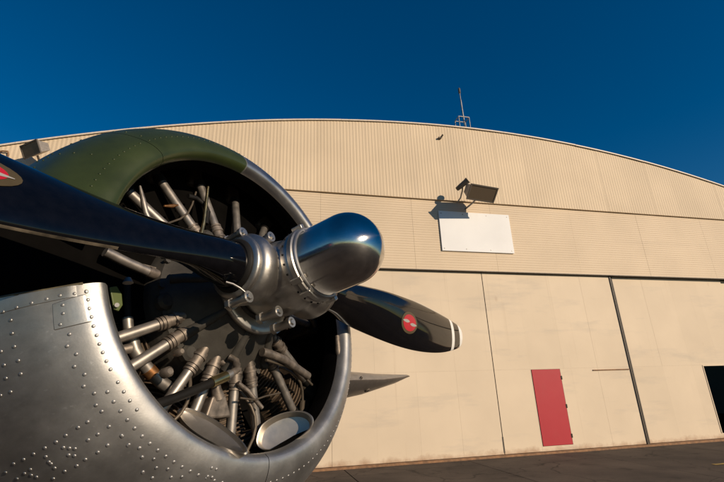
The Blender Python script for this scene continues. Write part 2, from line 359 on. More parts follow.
# ============================================================ GROUND
WALL_D, PSI = 11.82, R(13.59)
S_AX = Vector((math.cos(PSI), math.sin(PSI), 0)); N_AX = Vector((-math.sin(PSI), math.cos(PSI), 0))
S0 = 6.71                                      # centre line of the hangar along the wall
HM = Matrix(((S_AX.x, N_AX.x, 0, 0), (S_AX.y, N_AX.y, 0, 0), (0, 0, 1, 0), (0, 0, 0, 1)))
HM.translation = N_AX * WALL_D + S_AX * S0     # hangar frame: x along wall, y into building, z up
g = MB(); G = 3000
g.add([(-G, -G, -0.02), (G, -G, -0.02), (G, G, -0.02), (-G, G, -0.02)], [(0, 1, 2, 3)])
ground = tag(g.build('ground', 'apron'), kind='structure')
apron = MB(); apron.add([(-34, -22.0, -0.012), (34, -22.0, -0.012), (34, 0.3, -0.012), (-34, 0.3, -0.012)], [(0, 1, 2, 3)])
apron = tag(apron.build('apron', 'joint', None, HM), kind='structure')
xs = [(-4.53 + 3.325 * k) for k in range(-8, 12)]
ys = [0.25, -4.9, -9.8, -14.7, -19.6]
for i in range(len(xs) - 1):
    for j in range(len(ys) - 1):
        sl = MB(); gx = 0.009
        wob = lambda: random.uniform(-0.006, 0.006)
        sl.box(xs[i] + gx + wob(), xs[i + 1] - gx + wob(), ys[j + 1] + gx, ys[j] - gx, -0.010, random.uniform(-0.002, 0.001))
        sl.build('slab', 'apron', apron, None, 0.006, 1)
yl = MB()
yl.add([(3.35, -3.0, 0.006), (6.5, -3.12, 0.006), (6.5, -3.24, 0.006), (3.32, -3.13, 0.006)], [(0, 1, 2, 3)])
tag(yl.build('painted_line', 'yellow', None, HM), kind='structure')

# ============================================================ HANGAR
hangar = empty('hangar', HM)
tag(hangar, 'cream metal hangar with arched roof and tall sliding doors', 'hangar')
ARC = lambda x: 10.46 - 0.0117 * x * x
XW = 19.0
Z_HB, Z_HT = 5.26, 7.60
# ribbed gable sheets
PER = 0.105
def gable_sheet(x0, x1):
    b = MB(); vs = []; n = int(round((x1 - x0) / PER))
    prof = []
    for k in range(n):
        a = x0 + (x1 - x0) * k / n; p = (x1 - x0) / n
        prof += [(a, 0.0), (a + 0.36 * p, 0.0), (a + 0.50 * p, -0.005), (a + 0.86 * p, -0.005)]
    prof.append((x1, 0.0))
    for x, y in prof:
        vs.append((x, y - 0.07, Z_HT)); vs.append((x, y - 0.07, max(ARC(x), Z_HT + .01) - 0.03))
    b.add(vs, [(2 * i, 2 * i + 2, 2 * i + 3, 2 * i + 1) for i in range(len(prof) - 1)])
    # return of the bottom edge
    vb = []
    for x, y in prof: vb.append((x, y - 0.07, Z_HT)); vb.append((x, 0.02, Z_HT))
    b.add(vb, [(2 * i, 2 * i + 1, 2 * i + 3, 2 * i + 2) for i in range(len(prof) - 1)])
    return b
SHW = PER * 10
k = -15
while k * SHW < 15.6:
    x0, x1 = max(k * SHW, -15.55), min((k + 1) * SHW, 15.55)
    if x1 - x0 > 0.2:
        o = gable_sheet(x0, x1).build('siding_sheet', 'gable', hangar, Matrix.Translation((0, random.uniform(-.004, .004), 0)), fixn=False)
    k += 1
# lap siding on the header band
LAP = 0.078
nl = int((Z_HT - Z_HB) / LAP)
hx = [-19.0, -18.2, -17.4, -16.6, -15.8, -15.0, -13.4, -10.6, -7.9, -5.1, -2.2, 0.55, 3.6, 6.4, 9.3, 12.1, 15.0, 15.8, 16.6, 17.4, 18.2, 19.0]
for i in range(len(hx) - 1):
    b = MB(); x0, x1 = hx[i] + .002, hx[i + 1] - .002
    for q in range(nl):
        z0 = Z_HB + (Z_HT - Z_HB) * q / nl; z1 = Z_HB + (Z_HT - Z_HB) * (q + 1) / nl
        c0, c1 = ARC(x0) - .01, ARC(x1) - .01
        if z0 >= min(c0, c1) and z0 >= max(c0, c1): break
        b.add([(x0, -0.0055, min(z0, c0)), (x1, -0.0055, min(z0, c1)), (x1, 0.0, min(z1, c1)), (x0, 0.0, min(z1, c0))], [(0, 1, 2, 3)])
        if z0 >= min(c0, c1): continue
        b.add([(x0, 0.0, z0), (x1, 0.0, z0), (x1, -0.0055, z0), (x0, -0.0055, z0)], [(0, 1, 2, 3)])
    b.build('siding_sheet', 'header', hangar, Matrix.Translation((0, random.uniform(-.003, .003), 0)), fixn=False)
# backing wall, side and rear walls, bottom lip of header coloured dark as its shadow line
b = MB()
b.box(-XW, XW, 0.02, 0.14, Z_HB + .003, 6.2)
b.box(-15.4, 15.4, 0.02, 0.14, 6.2, Z_HT - .01)
b.build('header_beam', 'dark_steel', hangar)
b = MB()
b.box(-XW, XW, -0.015, 0.10, Z_HB - 0.022, Z_HB)
b.build('header_shadow_lip', 'dark_steel', hangar)  # dark colour stands in for the shadow under the header
b = MB()
for i in range(38):
    x0, x1 = -XW + i * 1.0, -XW + (i + 1) * 1.0
    z = min(ARC(x0), ARC(x1)) - 0.05
    if z > 7.62: b.box(x0, x1, 0.0, 0.06, 7.62, z)
b.build('gable_wall', 'inside', hangar)
for s in (-1, 1):
    b = MB(); b.box(min(s * XW, s * (XW + .12)), max(s * XW, s * (XW + .12)), -0.02, 32, 0, ARC(XW) - 0.02)
    b.build('side_wall', 'gable', hangar)
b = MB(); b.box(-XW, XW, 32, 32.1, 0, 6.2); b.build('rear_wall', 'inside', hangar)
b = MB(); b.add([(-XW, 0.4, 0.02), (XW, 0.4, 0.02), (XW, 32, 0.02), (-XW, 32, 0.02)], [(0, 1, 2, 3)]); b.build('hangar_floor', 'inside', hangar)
# roof shell
b = MB(); nR = 60
vs = []
for i in range(nR + 1):
    x = -XW - .25 + (2 * XW + .5) * i / nR
    vs += [(x, -0.10, ARC(x)), (x, 32.2, ARC(x)), (x, -0.10, ARC(x) - 0.025), (x, 32.2, ARC(x) - 0.025)]
fs = []
for i in range(nR):
    a, c = 4 * i, 4 * i + 4
    fs += [(a, c, c + 1, a + 1), (a + 2, a + 3, c + 3, c + 2), (a, a + 2, c + 2, c), (a + 1, c + 1, c + 3, a + 3)]
b.add(vs, fs); roof = b.build('roof', 'roofmetal', hangar)
# pale flashing along the arched edge, one piece every three metres
for i in range(13):
    x0 = -XW - .2 + i * (2 * XW + .4) / 13; x1 = x0 + (2 * XW + .4) / 13 - 0.006
    b = MB(); vs = []
    for q in range(7):
        x = x0 + (x1 - x0) * q / 6
        vs += [(x, -0.125, ARC(x) - 0.032), (x, -0.125, ARC(x) + 0.012), (x, -0.1005, ARC(x) - 0.032), (x, 0.25, ARC(x) + 0.012), (x, 0.25, ARC(x) + .006)]
    fs = []
    for q in range(6):
        a, c = 5 * q, 5 * q + 5
        fs += [(a, c, c + 1, a + 1), (a + 1, c + 1, c + 3, a + 3), (a, a + 2, c + 2, c), (a + 3, c + 3, c + 4, a + 4)]
    b.add(vs, fs); b.build('roof_flashing', 'trim', roof, Matrix.Translation((0, 0, random.uniform(-.006, .006))))

# sliding door leaves: (x0, x1, y of face)
leaves = [(-18.98, -14.42, 0.24), (-14.4, -9.62, 0.24), (-9.6, -4.804, 0.106), (-4.80, -0.012, 0.10), (0.012, 4.73, 0.10), (4.90, 9.6, 0.16), (9.62, 14.4, 0.24), (14.42, 18.98, 0.24)]
ZD0, ZD1 = 0.06, Z_HB - 0.03
for li, (x0, x1, yf) in enumerate(leaves):
    b = MB()
    opening = (7.72, 8.68, 0.2, 2.25) if li == 5 else None
    if opening:
        ox0, ox1, oz0, oz1 = opening
        b.box(x0, ox0, yf + .012, yf + .06, ZD0, ZD1); b.box(ox1, x1, yf + .012, yf + .06, ZD0, ZD1)
        b.box(ox0, ox1, yf + .012, yf + .06, oz1, ZD1); b.box(ox0, ox1, yf + .012, yf + .06, ZD0, oz0)
    else:
        b.box(x0, x1, yf + .012, yf + .06, ZD0, ZD1)
    leaf = b.build('door_leaf', 'dark_steel', hangar)
    # sheets
    nx = 4
    for q in range(nx):
        a0, a1 = x0 + (x1 - x0) * q / nx, x0 + (x1 - x0) * (q + 1) / nx
        for z0, z1 in ((ZD0, 2.285), (2.285, ZD1)):
            rects = [(a0, a1, z0, z1)]
            if opening:
                new = []
                for (p0, p1, q0, q1) in rects:
                    if p1 <= ox0 or p0 >= ox1 or q0 >= oz1: new.append((p0, p1, q0, q1)); continue
                    if p0 < ox0: new.append((p0, ox0, q0, q1))
                    if p1 > ox1: new.append((ox1, p1, q0, q1))
                    m0, m1 = max(p0, ox0), min(p1, ox1)
                    new.append((m0, m1, oz1, q1)); new.append((m0, m1, q0, oz0))
                rects = new
            for (p0, p1, q0, q1) in rects:
                if p1 - p0 < .02 or q1 - q0 < .02: continue
                s = MB(); dy = random.uniform(0, .003); gp = .0007
                s.box(p0 + gp, p1 - gp, yf + dy, yf + .0115, q0 + gp, q1 - gp)
                s.build('door_sheet', 'door', leaf)
# guide post between third and fourth leaf, closing strip at the centre
b = MB(); b.box(4.735, 4.775, 0.07, 0.30, 0.02, ZD1); b.box(4.86, 4.895, 0.14, 0.30, 0.02, ZD1); b.box(4.775, 4.86, 0.24, 0.30, 0.02, ZD1)
b.box(4.80, 4.825, 0.13, 0.24, 0.02, ZD1, 1)
b.build('guide_post', ['dark_steel', 'lamp_body'], hangar)
b = MB(); b.box(-0.011, 0.011, 0.125, 0.15, 0.02, ZD1); b.box(-0.018, 0.018, 0.09, 0.098, 0.10, 0.50); b.build('meeting_strip', 'dark_steel', hangar)
b = MB(); b.box(3.36, 4.70, 0.075, 0.099, 2.195, 2.225); b.build('rail', 'rust', hangar)
b = MB(); b.box(-XW, XW, -0.03, 0.34, -0.008, 0.05); b.build('floor_track', 'rust', hangar, None, .004, 1)
# small person door in the leaf right of the centre seam
b = MB(); b.box(1.215, 2.205, 0.0935, 0.0992, 0.188, 2.275); fr = b.build('door_frame', 'dark_steel', hangar)
b = MB(); b.box(1.222, 2.190, 0.082, 0.0975, 0.195, 2.268); rd = b.build('red_door', 'red', hangar, None, .003, 1)
tag(rd, 'faded red person door set in the cream sliding leaf')
for z in (0.42, 1.22, 2.02):
    b = MB(); b.box(2.172, 2.222, 0.074, 0.0815, z - .05, z + .05); b.tube([(2.198, .070, z - .055), (2.198, .070, z + .055)], .010, 8)
    b.build('hinge', 'dark_steel', rd)
# jambs of the open doorway
b = MB()
b.box(7.69, 7.72, 0.145, 0.24, 0.2, 2.28); b.box(8.68, 8.71, 0.145, 0.24, 0.2, 2.28); b.box(7.72, 8.68, 0.145, 0.24, 2.25, 2.28)
b.build('doorway_frame', 'door', hangar)
# conduit below the eave
b = MB()
xc = -13.42
pts = [(x, -0.13, ARC(x) - 0.22) for x in (-15.4, -14.8, -14.1, xc - .1)]
pts += [(xc + .02, -.13, ARC(xc) - .25), (xc + .05, -.13, ARC(xc) - .33), (xc + .03, -.10, ARC(xc) - .43), (xc - .05, -.08, ARC(xc) - .46)]
b.tube(pts, .022, 8); b.build('conduit', 'rust', hangar)
b = MB(); cx = 5.68 - S0
b.box(cx - .05, cx + .06, -.16, -.09, 9.88, 9.93); b.tube([(cx + .03, -.13, 9.9), (cx + .1, -.2, 10.0)], .03, 8)
b.build('cable_clamp', 'dark_steel', hangar)

# ---- things fixed to the hangar
b = MB(); b.box(5.40 - S0, 7.90 - S0, -0.055, -0.021, 5.87, 7.215)
sign = tag(b.build('blank_sign', 'white', None, HM, .004, 1), 'blank white rectangular board on siding below the flood light', 'sign')

for xx in (5.48, 6.23, 7.07, 7.82):
    for zz_ in (5.95, 7.135):
        b = MB(); b.lathe([(0, .018), (.006, .017), (.010, .009)], (xx - S0, -0.0545, zz_), (0, -1, 0), 10); b.build('screw', 'galv', sign)

def flood(x, y, z, rz, tilt, sx=1.0, arm=None):
    Mx = HM @ Matrix.Translation((x, y, z)) @ Matrix.Rotation(rz, 4, 'Z') @ Matrix.Rotation(tilt, 4, 'X')
    o = empty('flood_light', Mx)
    W_, H_, D_ = 0.48 * sx, 0.22 * sx, 0.21 * sx
    b = MB()  # tapered shoebox housing; the open face is at -y
    v = [(-W_, -D_, -H_), (W_, -D_, -H_), (W_, -D_, H_), (-W_, -D_, H_), (-W_ * .8, D_, -H_ * .62), (W_ * .8, D_, -H_ * .62), (W_ * .8, D_, H_ * .62), (-W_ * .8, D_, H_ * .62)]
    b.add(v, [(0, 1, 5, 4), (1, 2, 6, 5), (2, 3, 7, 6), (3, 0, 4, 7), (4, 5, 6, 7)])
    b.add([(-W_, -D_, -H_), (W_, -D_, -H_), (W_, -D_, H_), (-W_, -D_, H_)], [(3, 2, 1, 0)], 1)
    b.build('housing', ['lamp_body', 'lamp_dark'], o, None, .012, 2, fixn=False)
    b = MB(); r = .03 * sx
    b.box(-W_ - r, W_ + r, -D_ - .035, -D_ - .001, H_ - .01, H_ + r); b.box(-W_ - r, W_ + r, -D_ - .035, -D_ - .001, -H_ - r, -H_ + .01)
    b.box(-W_ - r, -W_ + .012, -D_ - .034, -D_ - .001, -H_ + .01, H_ - .01); b.box(W_ - .012, W_ + r, -D_ - .034, -D_ - .001, -H_ + .01, H_ - .01)
    b.build('bezel', 'lamp_dark', o)
    b = MB(); b.box(-W_ + .013, W_ - .013, -D_ - .02, -D_ - .004, -H_ + .011, H_ - .011); b.build('glass', 'glass', o)
    if arm:
        b = MB(); inv = Mx.inverted() @ HM
        b.tube([inv @ Vector(p) for p in arm], .028, 8); b.build('bracket_arm', 'lamp_body', o)
    return o
f1 = flood(6.48 - S0, -0.80, 7.62, R(9), R(42), 1.0, [(6.48 - S0, -.78, 7.52), (6.40 - S0, -.55, 7.36), (6.38 - S0, -.012, 7.36)])
tag(f1, 'large box flood light on bracket above the blank white board', 'flood light', 'flood lights on the hangar front')
f2 = flood(-5.82 - S0, -0.55, 8.00, R(-38), R(28), 0.70, [(-5.80 - S0, -.5, 7.84), (-5.78 - S0, -.3, 7.68), (-5.78 - S0, -.088, 7.68)])
tag(f2, 'box flood light just under the roof edge beside a short conduit', 'flood light', 'flood lights on the hangar front')
# small round spot lamp beside the large flood light
p0 = Vector((6.00 - S0, -0.72, 7.86))
sl = empty('spot_lamp', HM @ Matrix.Translation(p0))
ax = Vector((0.55, -0.55, 0.42)).normalized()
b = MB(); b.lathe([(-.24, .03), (-.23, .065), (-.10, .078), (.10, .085), (.20, .10), (.215, .105), (.215, .092), (.19, .088)], (0, 0, 0), ax, 20); b.build('lamp_shade', 'lamp_dark', sl)
b = MB(); b.lathe([(.188, .087), (.194, .06), (.196, .001)], (0, 0, 0), ax, 20); b.build('lens', 'trim', sl)
b = MB(); b.tube([(0, 0, -.03), (.02, .1, -.16), (.05, .32, -.30), (.06, .606, -.34)], .024, 8); b.build('bracket_arm', 'lamp_body', sl)
tag(sl, 'small round spot lamp beside the larger box flood light', 'spot lamp')
# antenna on the roof edge
ant = empty('roof_antenna', HM @ Matrix.Translation((6.70 - S0, -0.12, ARC(0.0) + .012)))
b = MB(); t_ = .018
for (x, y) in ((-.20, 0), (.20, 0), (-.20, .3), (.20, .3)): b.tube([(x, y, 0.008), (x, y, .42)], t_, 6)
for y in (0, .3): b.tube([(-.2, y, .42), (.2, y, .42)], t_, 6)
for x in (-.2, .2): b.tube([(x, 0, .42), (x, .3, .42)], t_, 6)
b.build('stand', 'galv', ant)
b = MB(); b.tube([(0.09, .15, .0), (.06, .15, .7), (.05, .15, 1.25)], .028, 8); b.tube([(.05, .15, 1.25), (.045, .15, 1.62)], .017, 8); b.build('mast', 'galv', ant)
b = MB(); b.lathe([(0, .02), (.01, .042), (.2, .042), (.24, .02)], (.045, .15, 1.55), (0, 0, 1), 10); b.build('cap', 'lamp_dark', ant)
tag(ant, 'thin mast antenna in a small pipe stand on the roof edge', 'antenna')

# ============================================================ AIRCRAFT
AZ, EL = R(121.04), R(10.85)
AX = Vector((math.cos(EL) * math.sin(AZ), math.cos(EL) * math.cos(AZ), math.sin(EL)))   # thrust line, forward
E1 = AX.cross(Vector((0, 0, 1))).normalized(); E2 = E1.cross(AX)
XF = -E1                                                                                  # far side of the aircraft
C0 = Vector((-0.405, 1.562, 0.370 + CAM_H))                                              # centre of the cowl mouth
EM = Matrix(((XF.x, E2.x, AX.x, C0.x), (XF.y, E2.y, AX.y, C0.y), (XF.z, E2.z, AX.z, C0.z), (0, 0, 0, 1)))
EMI = EM.inverted()
plane_root = empty('airplane', Matrix.Translation((C0.x, C0.y, 0)))
tag(plane_root, 'propeller airplane with green and bare metal cowling around a radial engine', 'airplane')
PM = Matrix.Translation((-C0.x, -C0.y, 0)) @ EM           # local matrix of parts (engine frame: x far side, y up, z forward)

def on_plane(px, py, d):
    """photo pixel -> engine frame point on the cross-section at axial station d"""
    o = EMI @ CAM; r = (EMI.to_3x3() @ pix_ray(px, py)); return o + r * ((d - o.z) / r.z)
def pol(t, r, d):
    return Vector((-math.cos(R(t)) * r, math.sin(R(t)) * r, d))

OUT = [(0.018, 0.562), (0.021, 0.576), (0.015, 0.600), (0.0, 0.627), (-0.03, 0.661), (-0.08, 0.703), (-0.16, 0.740), (-0.3, 0.765), (-0.5, 0.768), (-0.8, 0.757), (-1.0, 0.748)]
def smooth_prof(P, sub=4):
    out = []
    for i in range(len(P) - 1):
        p0, p1, p2, p3 = P[max(i - 1, 0)], P[i], P[i + 1], P[min(i + 2, len(P) - 1)]
        for k in range(sub):
            t = k / sub
            out.append(tuple(0.5 * (2 * p1[c] + (p2[c] - p0[c]) * t + (2 * p0[c] - 5 * p1[c] + 4 * p2[c] - p3[c]) * t * t + (3 * p1[c] - p0[c] - 3 * p2[c] + p3[c]) * t ** 3) for c in (0, 1)))
    out.append(P[-1]); return out
OUTS = smooth_prof(OUT)
def out_r(d):
    if d >= 0.015: return 0.6
    for i in range(len(OUTS) - 1):
        if OUTS[i][0] >= d >= OUTS[i + 1][0] and OUTS[i][0] > OUTS[i + 1][0]:
            f = (OUTS[i][0] - d) / (OUTS[i][0] - OUTS[i + 1][0]); return OUTS[i][1] * (1 - f) + OUTS[i + 1][1] * f
    return OUTS[-1][1]
def out_n(d):
    e = 0.004; s = (out_r(min(d + e, .012)) - out_r(d - e)) / (min(d + e, .012) - d + e)
    n = Vector((1, -s)).normalized(); return n    # (radial, axial)
def hit_cowl(px, py):
    """where a photo pixel's ray meets the outside of the cowling (angle, station)"""
    o = EMI @ CAM; r = (EMI.to_3x3() @ pix_ray(px, py)); t = 0.6; prev = None
    while t < 3.5:
        p = o + r * t; rr = math.hypot(p.x, p.y)
        if p.z < 0.012 and rr < out_r(p.z):
            return math.degrees(math.atan2(p.y, -p.x)), p.z
        t += 0.0008
    return None

def cowl_panel(name, ta, tb, mat, lining='liner', nt_=90, prof=None, edge_a=None, edge_b=None):
    """shell panel of revolution from angle ta to tb with rolled lip, inner lining and closed edges"""
    inner = [(-1.0, 0.738), (-0.8, 0.747), (-0.5, 0.756), (-0.3, 0.752), (-0.2, 0.735), (-0.12, 0.69), (-0.10, 0.60), (-0.10, 0.546), (-0.06, 0.541), (-0.02, 0.544), (0.006, 0.550)]
    P = inner + OUTS
    nin = 9
    b = MB(); vs = []; fs = []; mi = []; n = len(P)
    for i in range(nt_ + 1):
        f = i / nt_
        for (d, r) in P:
            a_ = edge_a(d) if edge_a else ta; b_ = edge_b(d) if edge_b else tb
            vs.append(pol(a_ + (b_ - a_) * f, r, d))
    for i in range(nt_):
        for j in range(n - 1):
            fs.append((i * n + j, i * n + j + 1, (i + 1) * n + j + 1, (i + 1) * n + j)); mi.append(1 if j < nin else 0)
        fs.append((i * n + n - 1, i * n, (i + 1) * n, (i + 1) * n + n - 1)); mi.append(0)
    fs.append(tuple(range(n))); mi.append(1); fs.append(tuple(reversed([nt_ * n + j for j in range(n)]))); mi.append(1)
    b.add(vs, fs, mi, True)
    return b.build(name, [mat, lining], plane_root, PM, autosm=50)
def lerp_edge(pts):
    def f(d):
        d = max(min(d, pts[0][0]), pts[-1][0])
        for (d0, t0), (d1, t1) in zip(pts, pts[1:]):
            if d0 >= d >= d1: return t0 + (t1 - t0) * (d0 - d) / max(d0 - d1, 1e-9)
        return pts[-1][1]
    return f
eA = [hit_cowl(108, 284), hit_cowl(60, 289), hit_cowl(0, 298)]
near_edge = lerp_edge([(0.022, eA[0][0])] + [(d, t) for t, d in eA[1:]] + [(-1.0, eA[2][0] + 6)])
far_edge = lerp_edge([(0.022, -188.0), (-1.0, -188.0)])
up1 = cowl_panel('cowl_panel', 15.0, 45.8, 'olive', nt_=40)
up2 = cowl_panel('cowl_panel', 46.0, 165.0, 'olive')
low1 = cowl_panel('cowl_panel', 0, 0, 'alu', edge_a=near_edge, edge_b=lambda d: -87.0, nt_=70)
low2 = cowl_panel('cowl_panel', 0, 0, 'alu', edge_a=lambda d: -87.25, edge_b=far_edge, nt_=70)
tag(up1, 'olive green painted upper cowling panel'); tag(up2, 'upper cowling panel, olive green to the crown, then bare metal')
tag(low1, 'bare aluminium lower cowling panel studded with rivets')

def rivet_mesh(spots, name, parent, mat='rivet', rad=0.0044, hgt=0.0016, lift=0.0):
    b = MB()
    for (t, d) in spots:
        r = out_r(d); n2 = out_n(d)
        p = pol(t, r, d); rd = pol(t, 1, 0); nrm = (rd * n2.x + Vector((0, 0, 1)) * n2.y).normalized(); p = p + nrm * lift
        tg = nrm.cross(Vector((0, 0, 1))).normalized(); q = nrm.cross(tg); vs = []; k = 8
        for (h, s) in ((-.0005, 1), (.5, .9), (.86, .55)):
            for j in range(k):
                a = 2 * math.pi * j / k; vs.append(p + nrm * (h * hgt if h > 0 else h) + rad * s * (math.cos(a) * tg + math.sin(a) * q))
        vs.append(p + nrm * hgt); fs = []
        for i in range(2):
            for j in range(k): fs.append((i * k + j, i * k + (j + 1) % k, (i + 1) * k + (j + 1) % k, (i + 1) * k + j))
        for j in range(k): fs.append((2 * k + j, 2 * k + (j + 1) % k, 3 * k))
        b.add(vs, fs, 0, True)
    return tag(b.build(name, mat, parent, fixn=False), kind='stuff')

def surf_plate(name, corners, lift, mat, parent, nu=14, nv=14):
    """thin raised sheet that follows the cowling between four (angle, station) corners"""
    b = MB(); vs = []
    for i in range(nu + 1):
        for j in range(nv + 1):
            u, v = i / nu, j / nv
            t = (corners[0][0] * (1 - u) + corners[1][0] * u) * (1 - v) + (corners[3][0] * (1 - u) + corners[2][0] * u) * v
            d = (corners[0][1] * (1 - u) + corners[1][1] * u) * (1 - v) + (corners[3][1] * (1 - u) + corners[2][1] * u) * v
            n2 = out_n(d); edge = i in (0, nu) or j in (0, nv)
            lf = -0.0006 if edge else lift
            p = pol(t, out_r(d), d); rd = pol(t, 1, 0)
            vs.append(p + (rd * n2.x + Vector((0, 0, n2.y))) * lf)
    # squeeze the first ring outward so that the step is sharp
    fs = [(i * (nv + 1) + j, (i + 1) * (nv + 1) + j, (i + 1) * (nv + 1) + j + 1, i * (nv + 1) + j + 1) for i in range(nu) for j in range(nv)]
    b.add(vs, fs, 0, True)
    return b.build(name, mat, parent, autosm=30)
b = MB(); b.tube([pol(near_edge(d) + .15, out_r(min(d, .008)) - .003, d) for d in [.008 - .05 * k for k in range(14)]], .0042, 8); b.build('edge_seal', 'seal', low1)
# edge strip and patch plate at the near corner
surf_plate('edge_strip', [(eA[0][0] - .15, 0.004), (eA[2][0] - .0, -0.30), (eA[2][0] - 2.6, -0.30), (eA[0][0] - 3.0, 0.004)], 0.0016, 'alu2', low1, 40, 18)
pc = [hit_cowl(*p) for p in ((52, 304), (106, 293), (108, 319), (54, 331))]
surf_plate('patch_plate', pc, 0.0016, 'alu2', low1, 24, 24)

Z5 = [(8,95),(38,85),(72,75),(107,66),(137,58),(170,54),(200,50),(230,48),(232,66),(236,84),(238,102),(243,121),(250,140),(256,158),(262,176),(270,194),(281,210),(297,236),(310,255),(322,274),(336,293),
 (143,80),(144,99),(137,124),(158,146),(153,173),(174,191),(170,219),(193,237),(191,264),(215,280),(219,307),(232,321),(25,114),(28,144),(3,185),(33,174),(10,216),(42,206),(14,246),(48,236),(2,285),(25,277),
 (178,358),(200,345),(248,356),(150,376),(128,391),(201,386),(223,373),(278,378),(245,398),(293,397),(317,404),(223,414),(145,403),(158,405),(171,406),(103,404),(157,420),(170,422),(105,424),(112,436),(117,440),(125,450),
 (77,418),(55,430),(32,440),(323,425),(195,430),(175,445),(325,459),(148,457),(70,453),(57,462),(72,466),(84,470),(122,474),(40,474),(14,460)]
px = [(x / 2.273, 270 + y / 2.273) for x, y in Z5]
Z4 = [(5,228),(25,257),(60,265),(68,293),(103,298),(98,355),(70,338),(110,325),(145,328),(155,353),(187,352),(278,322),(292,325),(265,350),(278,353)]
px += [(120 + x / 3.017, 360 + y / 3.017) for x, y in Z4]
spots = [h for h in (hit_cowl(*p) for p in px) if h]
rivet_mesh(spots, 'rivets', low1, lift=.0012)
tt = []
t_ = -34.0
while t_ > -86: tt.append((t_, -0.003)); t_ -= 2.55
rivet_mesh(tt, 'lip_rivets', low1, rad=.0050)
tt = [(-88.5, -.02 - .045 * k) for k in range(16)] + [(-85.6 - .0, -.02 - .045 * k) for k in range(16)]
rivet_mesh([q for q in tt if q[0] > -87], 'seam_rivets', low1, rad=.0046)
tt = [q for q in tt if q[0] < -87]
t_ = -89.5
while t_ > -170: tt.append((t_, -0.003)); t_ -= 2.55
for k in range(12): tt.append((-128, -.03 - .05 * k)); tt.append((-131, -.03 - .05 * k))
for k in range(24): tt.append((-92 - 3.1 * k, -.17))
rivet_mesh(tt, 'lip_rivets', low2, rad=.0046)
tt = [(16.5 + 2.45 * k, -0.004) for k in range(12)] + [(17 + 3.2 * k, -.19) for k in range(9)] + [(31, -.05 - .045 * k) for k in range(15)]
rivet_mesh(tt, 'rivets', up1, 'olive', .0042, .0022)
tt = [(47.5 + 2.45 * k, -0.004) for k in range(48)] + [(49 + 3.2 * k, -.19) for k in range(36)] + [(48.2, -.03 - .045 * k) for k in range(16)]
rivet_mesh(tt, 'rivets', up2, 'olive', .0042, .0022)

# firewall and inner baffle behind the cylinders
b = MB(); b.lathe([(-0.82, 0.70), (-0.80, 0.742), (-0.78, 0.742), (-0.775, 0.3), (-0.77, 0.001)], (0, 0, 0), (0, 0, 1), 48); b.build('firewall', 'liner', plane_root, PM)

# added black plate standing in for the shade behind the upper tubes
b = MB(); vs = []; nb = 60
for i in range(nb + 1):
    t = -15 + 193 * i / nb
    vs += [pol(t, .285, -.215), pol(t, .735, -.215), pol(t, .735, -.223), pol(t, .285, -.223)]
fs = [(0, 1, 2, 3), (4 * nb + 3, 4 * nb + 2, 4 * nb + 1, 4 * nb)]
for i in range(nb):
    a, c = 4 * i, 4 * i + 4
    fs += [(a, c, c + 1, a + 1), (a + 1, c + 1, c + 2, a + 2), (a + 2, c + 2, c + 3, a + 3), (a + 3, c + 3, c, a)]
b.add(vs, fs); b.build('shade_plate', 'liner', plane_root, PM)

# ---- radial engine
b = MB(); b.lathe([(-0.56, 0.30), (-0.20, 0.30), (-0.185, 0.296), (-0.15, 0.285), (-0.135, 0.262), (-0.10, 0.235), (-0.06, 0.19), (-0.03, 0.165), (-0.015, 0.15), (0.0, 0.13), (0.02, 0.11)], (0, 0, 0), (0, 0, 1), 48)
for k in range(9):
    t = 12 + 40 * k; p = pol(t + 20, .275, -.155)
    b.lathe([(0, .03), (.02, .03), (.03, .02)], p, (0, 0, 1), 10)
for k in range(18):
    p = pol(20 * k + 4, .285, -.148); b.lathe([(0, .011), (.012, .011)], p, (0, 0, 1), 6, smooth=False)
crank = b.build('crankcase', 'case', plane_root, PM, autosm=35)
# bolted ribs and bosses on the nose case
b = MB()
for k in range(8):
    t = 45 * k + 10; a_, c_ = pol(t, .14, -.012), pol(t, .262, -.128)
    b.tube([a_, c_], [.012, .020], 8)
b.build('nose_rib', 'case', crank)
for (px_, py_, r_) in ((216, 344, .016), (180, 352, .012), (168, 372, .016), (222, 362, .013)):
    p = on_plane(px_, py_, -.12); b = MB(); b.lathe([(-.02, r_), (.006, r_), (.012, r_ * .6)], p, (0, 0, 1), 12)
    b.build('plug', 'fitting', crank)
# front ring behind the hub
b = MB(); b.lathe([(-.012, .10), (-.010, .150), (-.006, .163), (.008, .165), (.014, .158), (.012, .14), (.012, .10)], (0, 0, 0), (0, 0, 1), 56); b.build('hub_ring', 'hub', plane_root, PM)

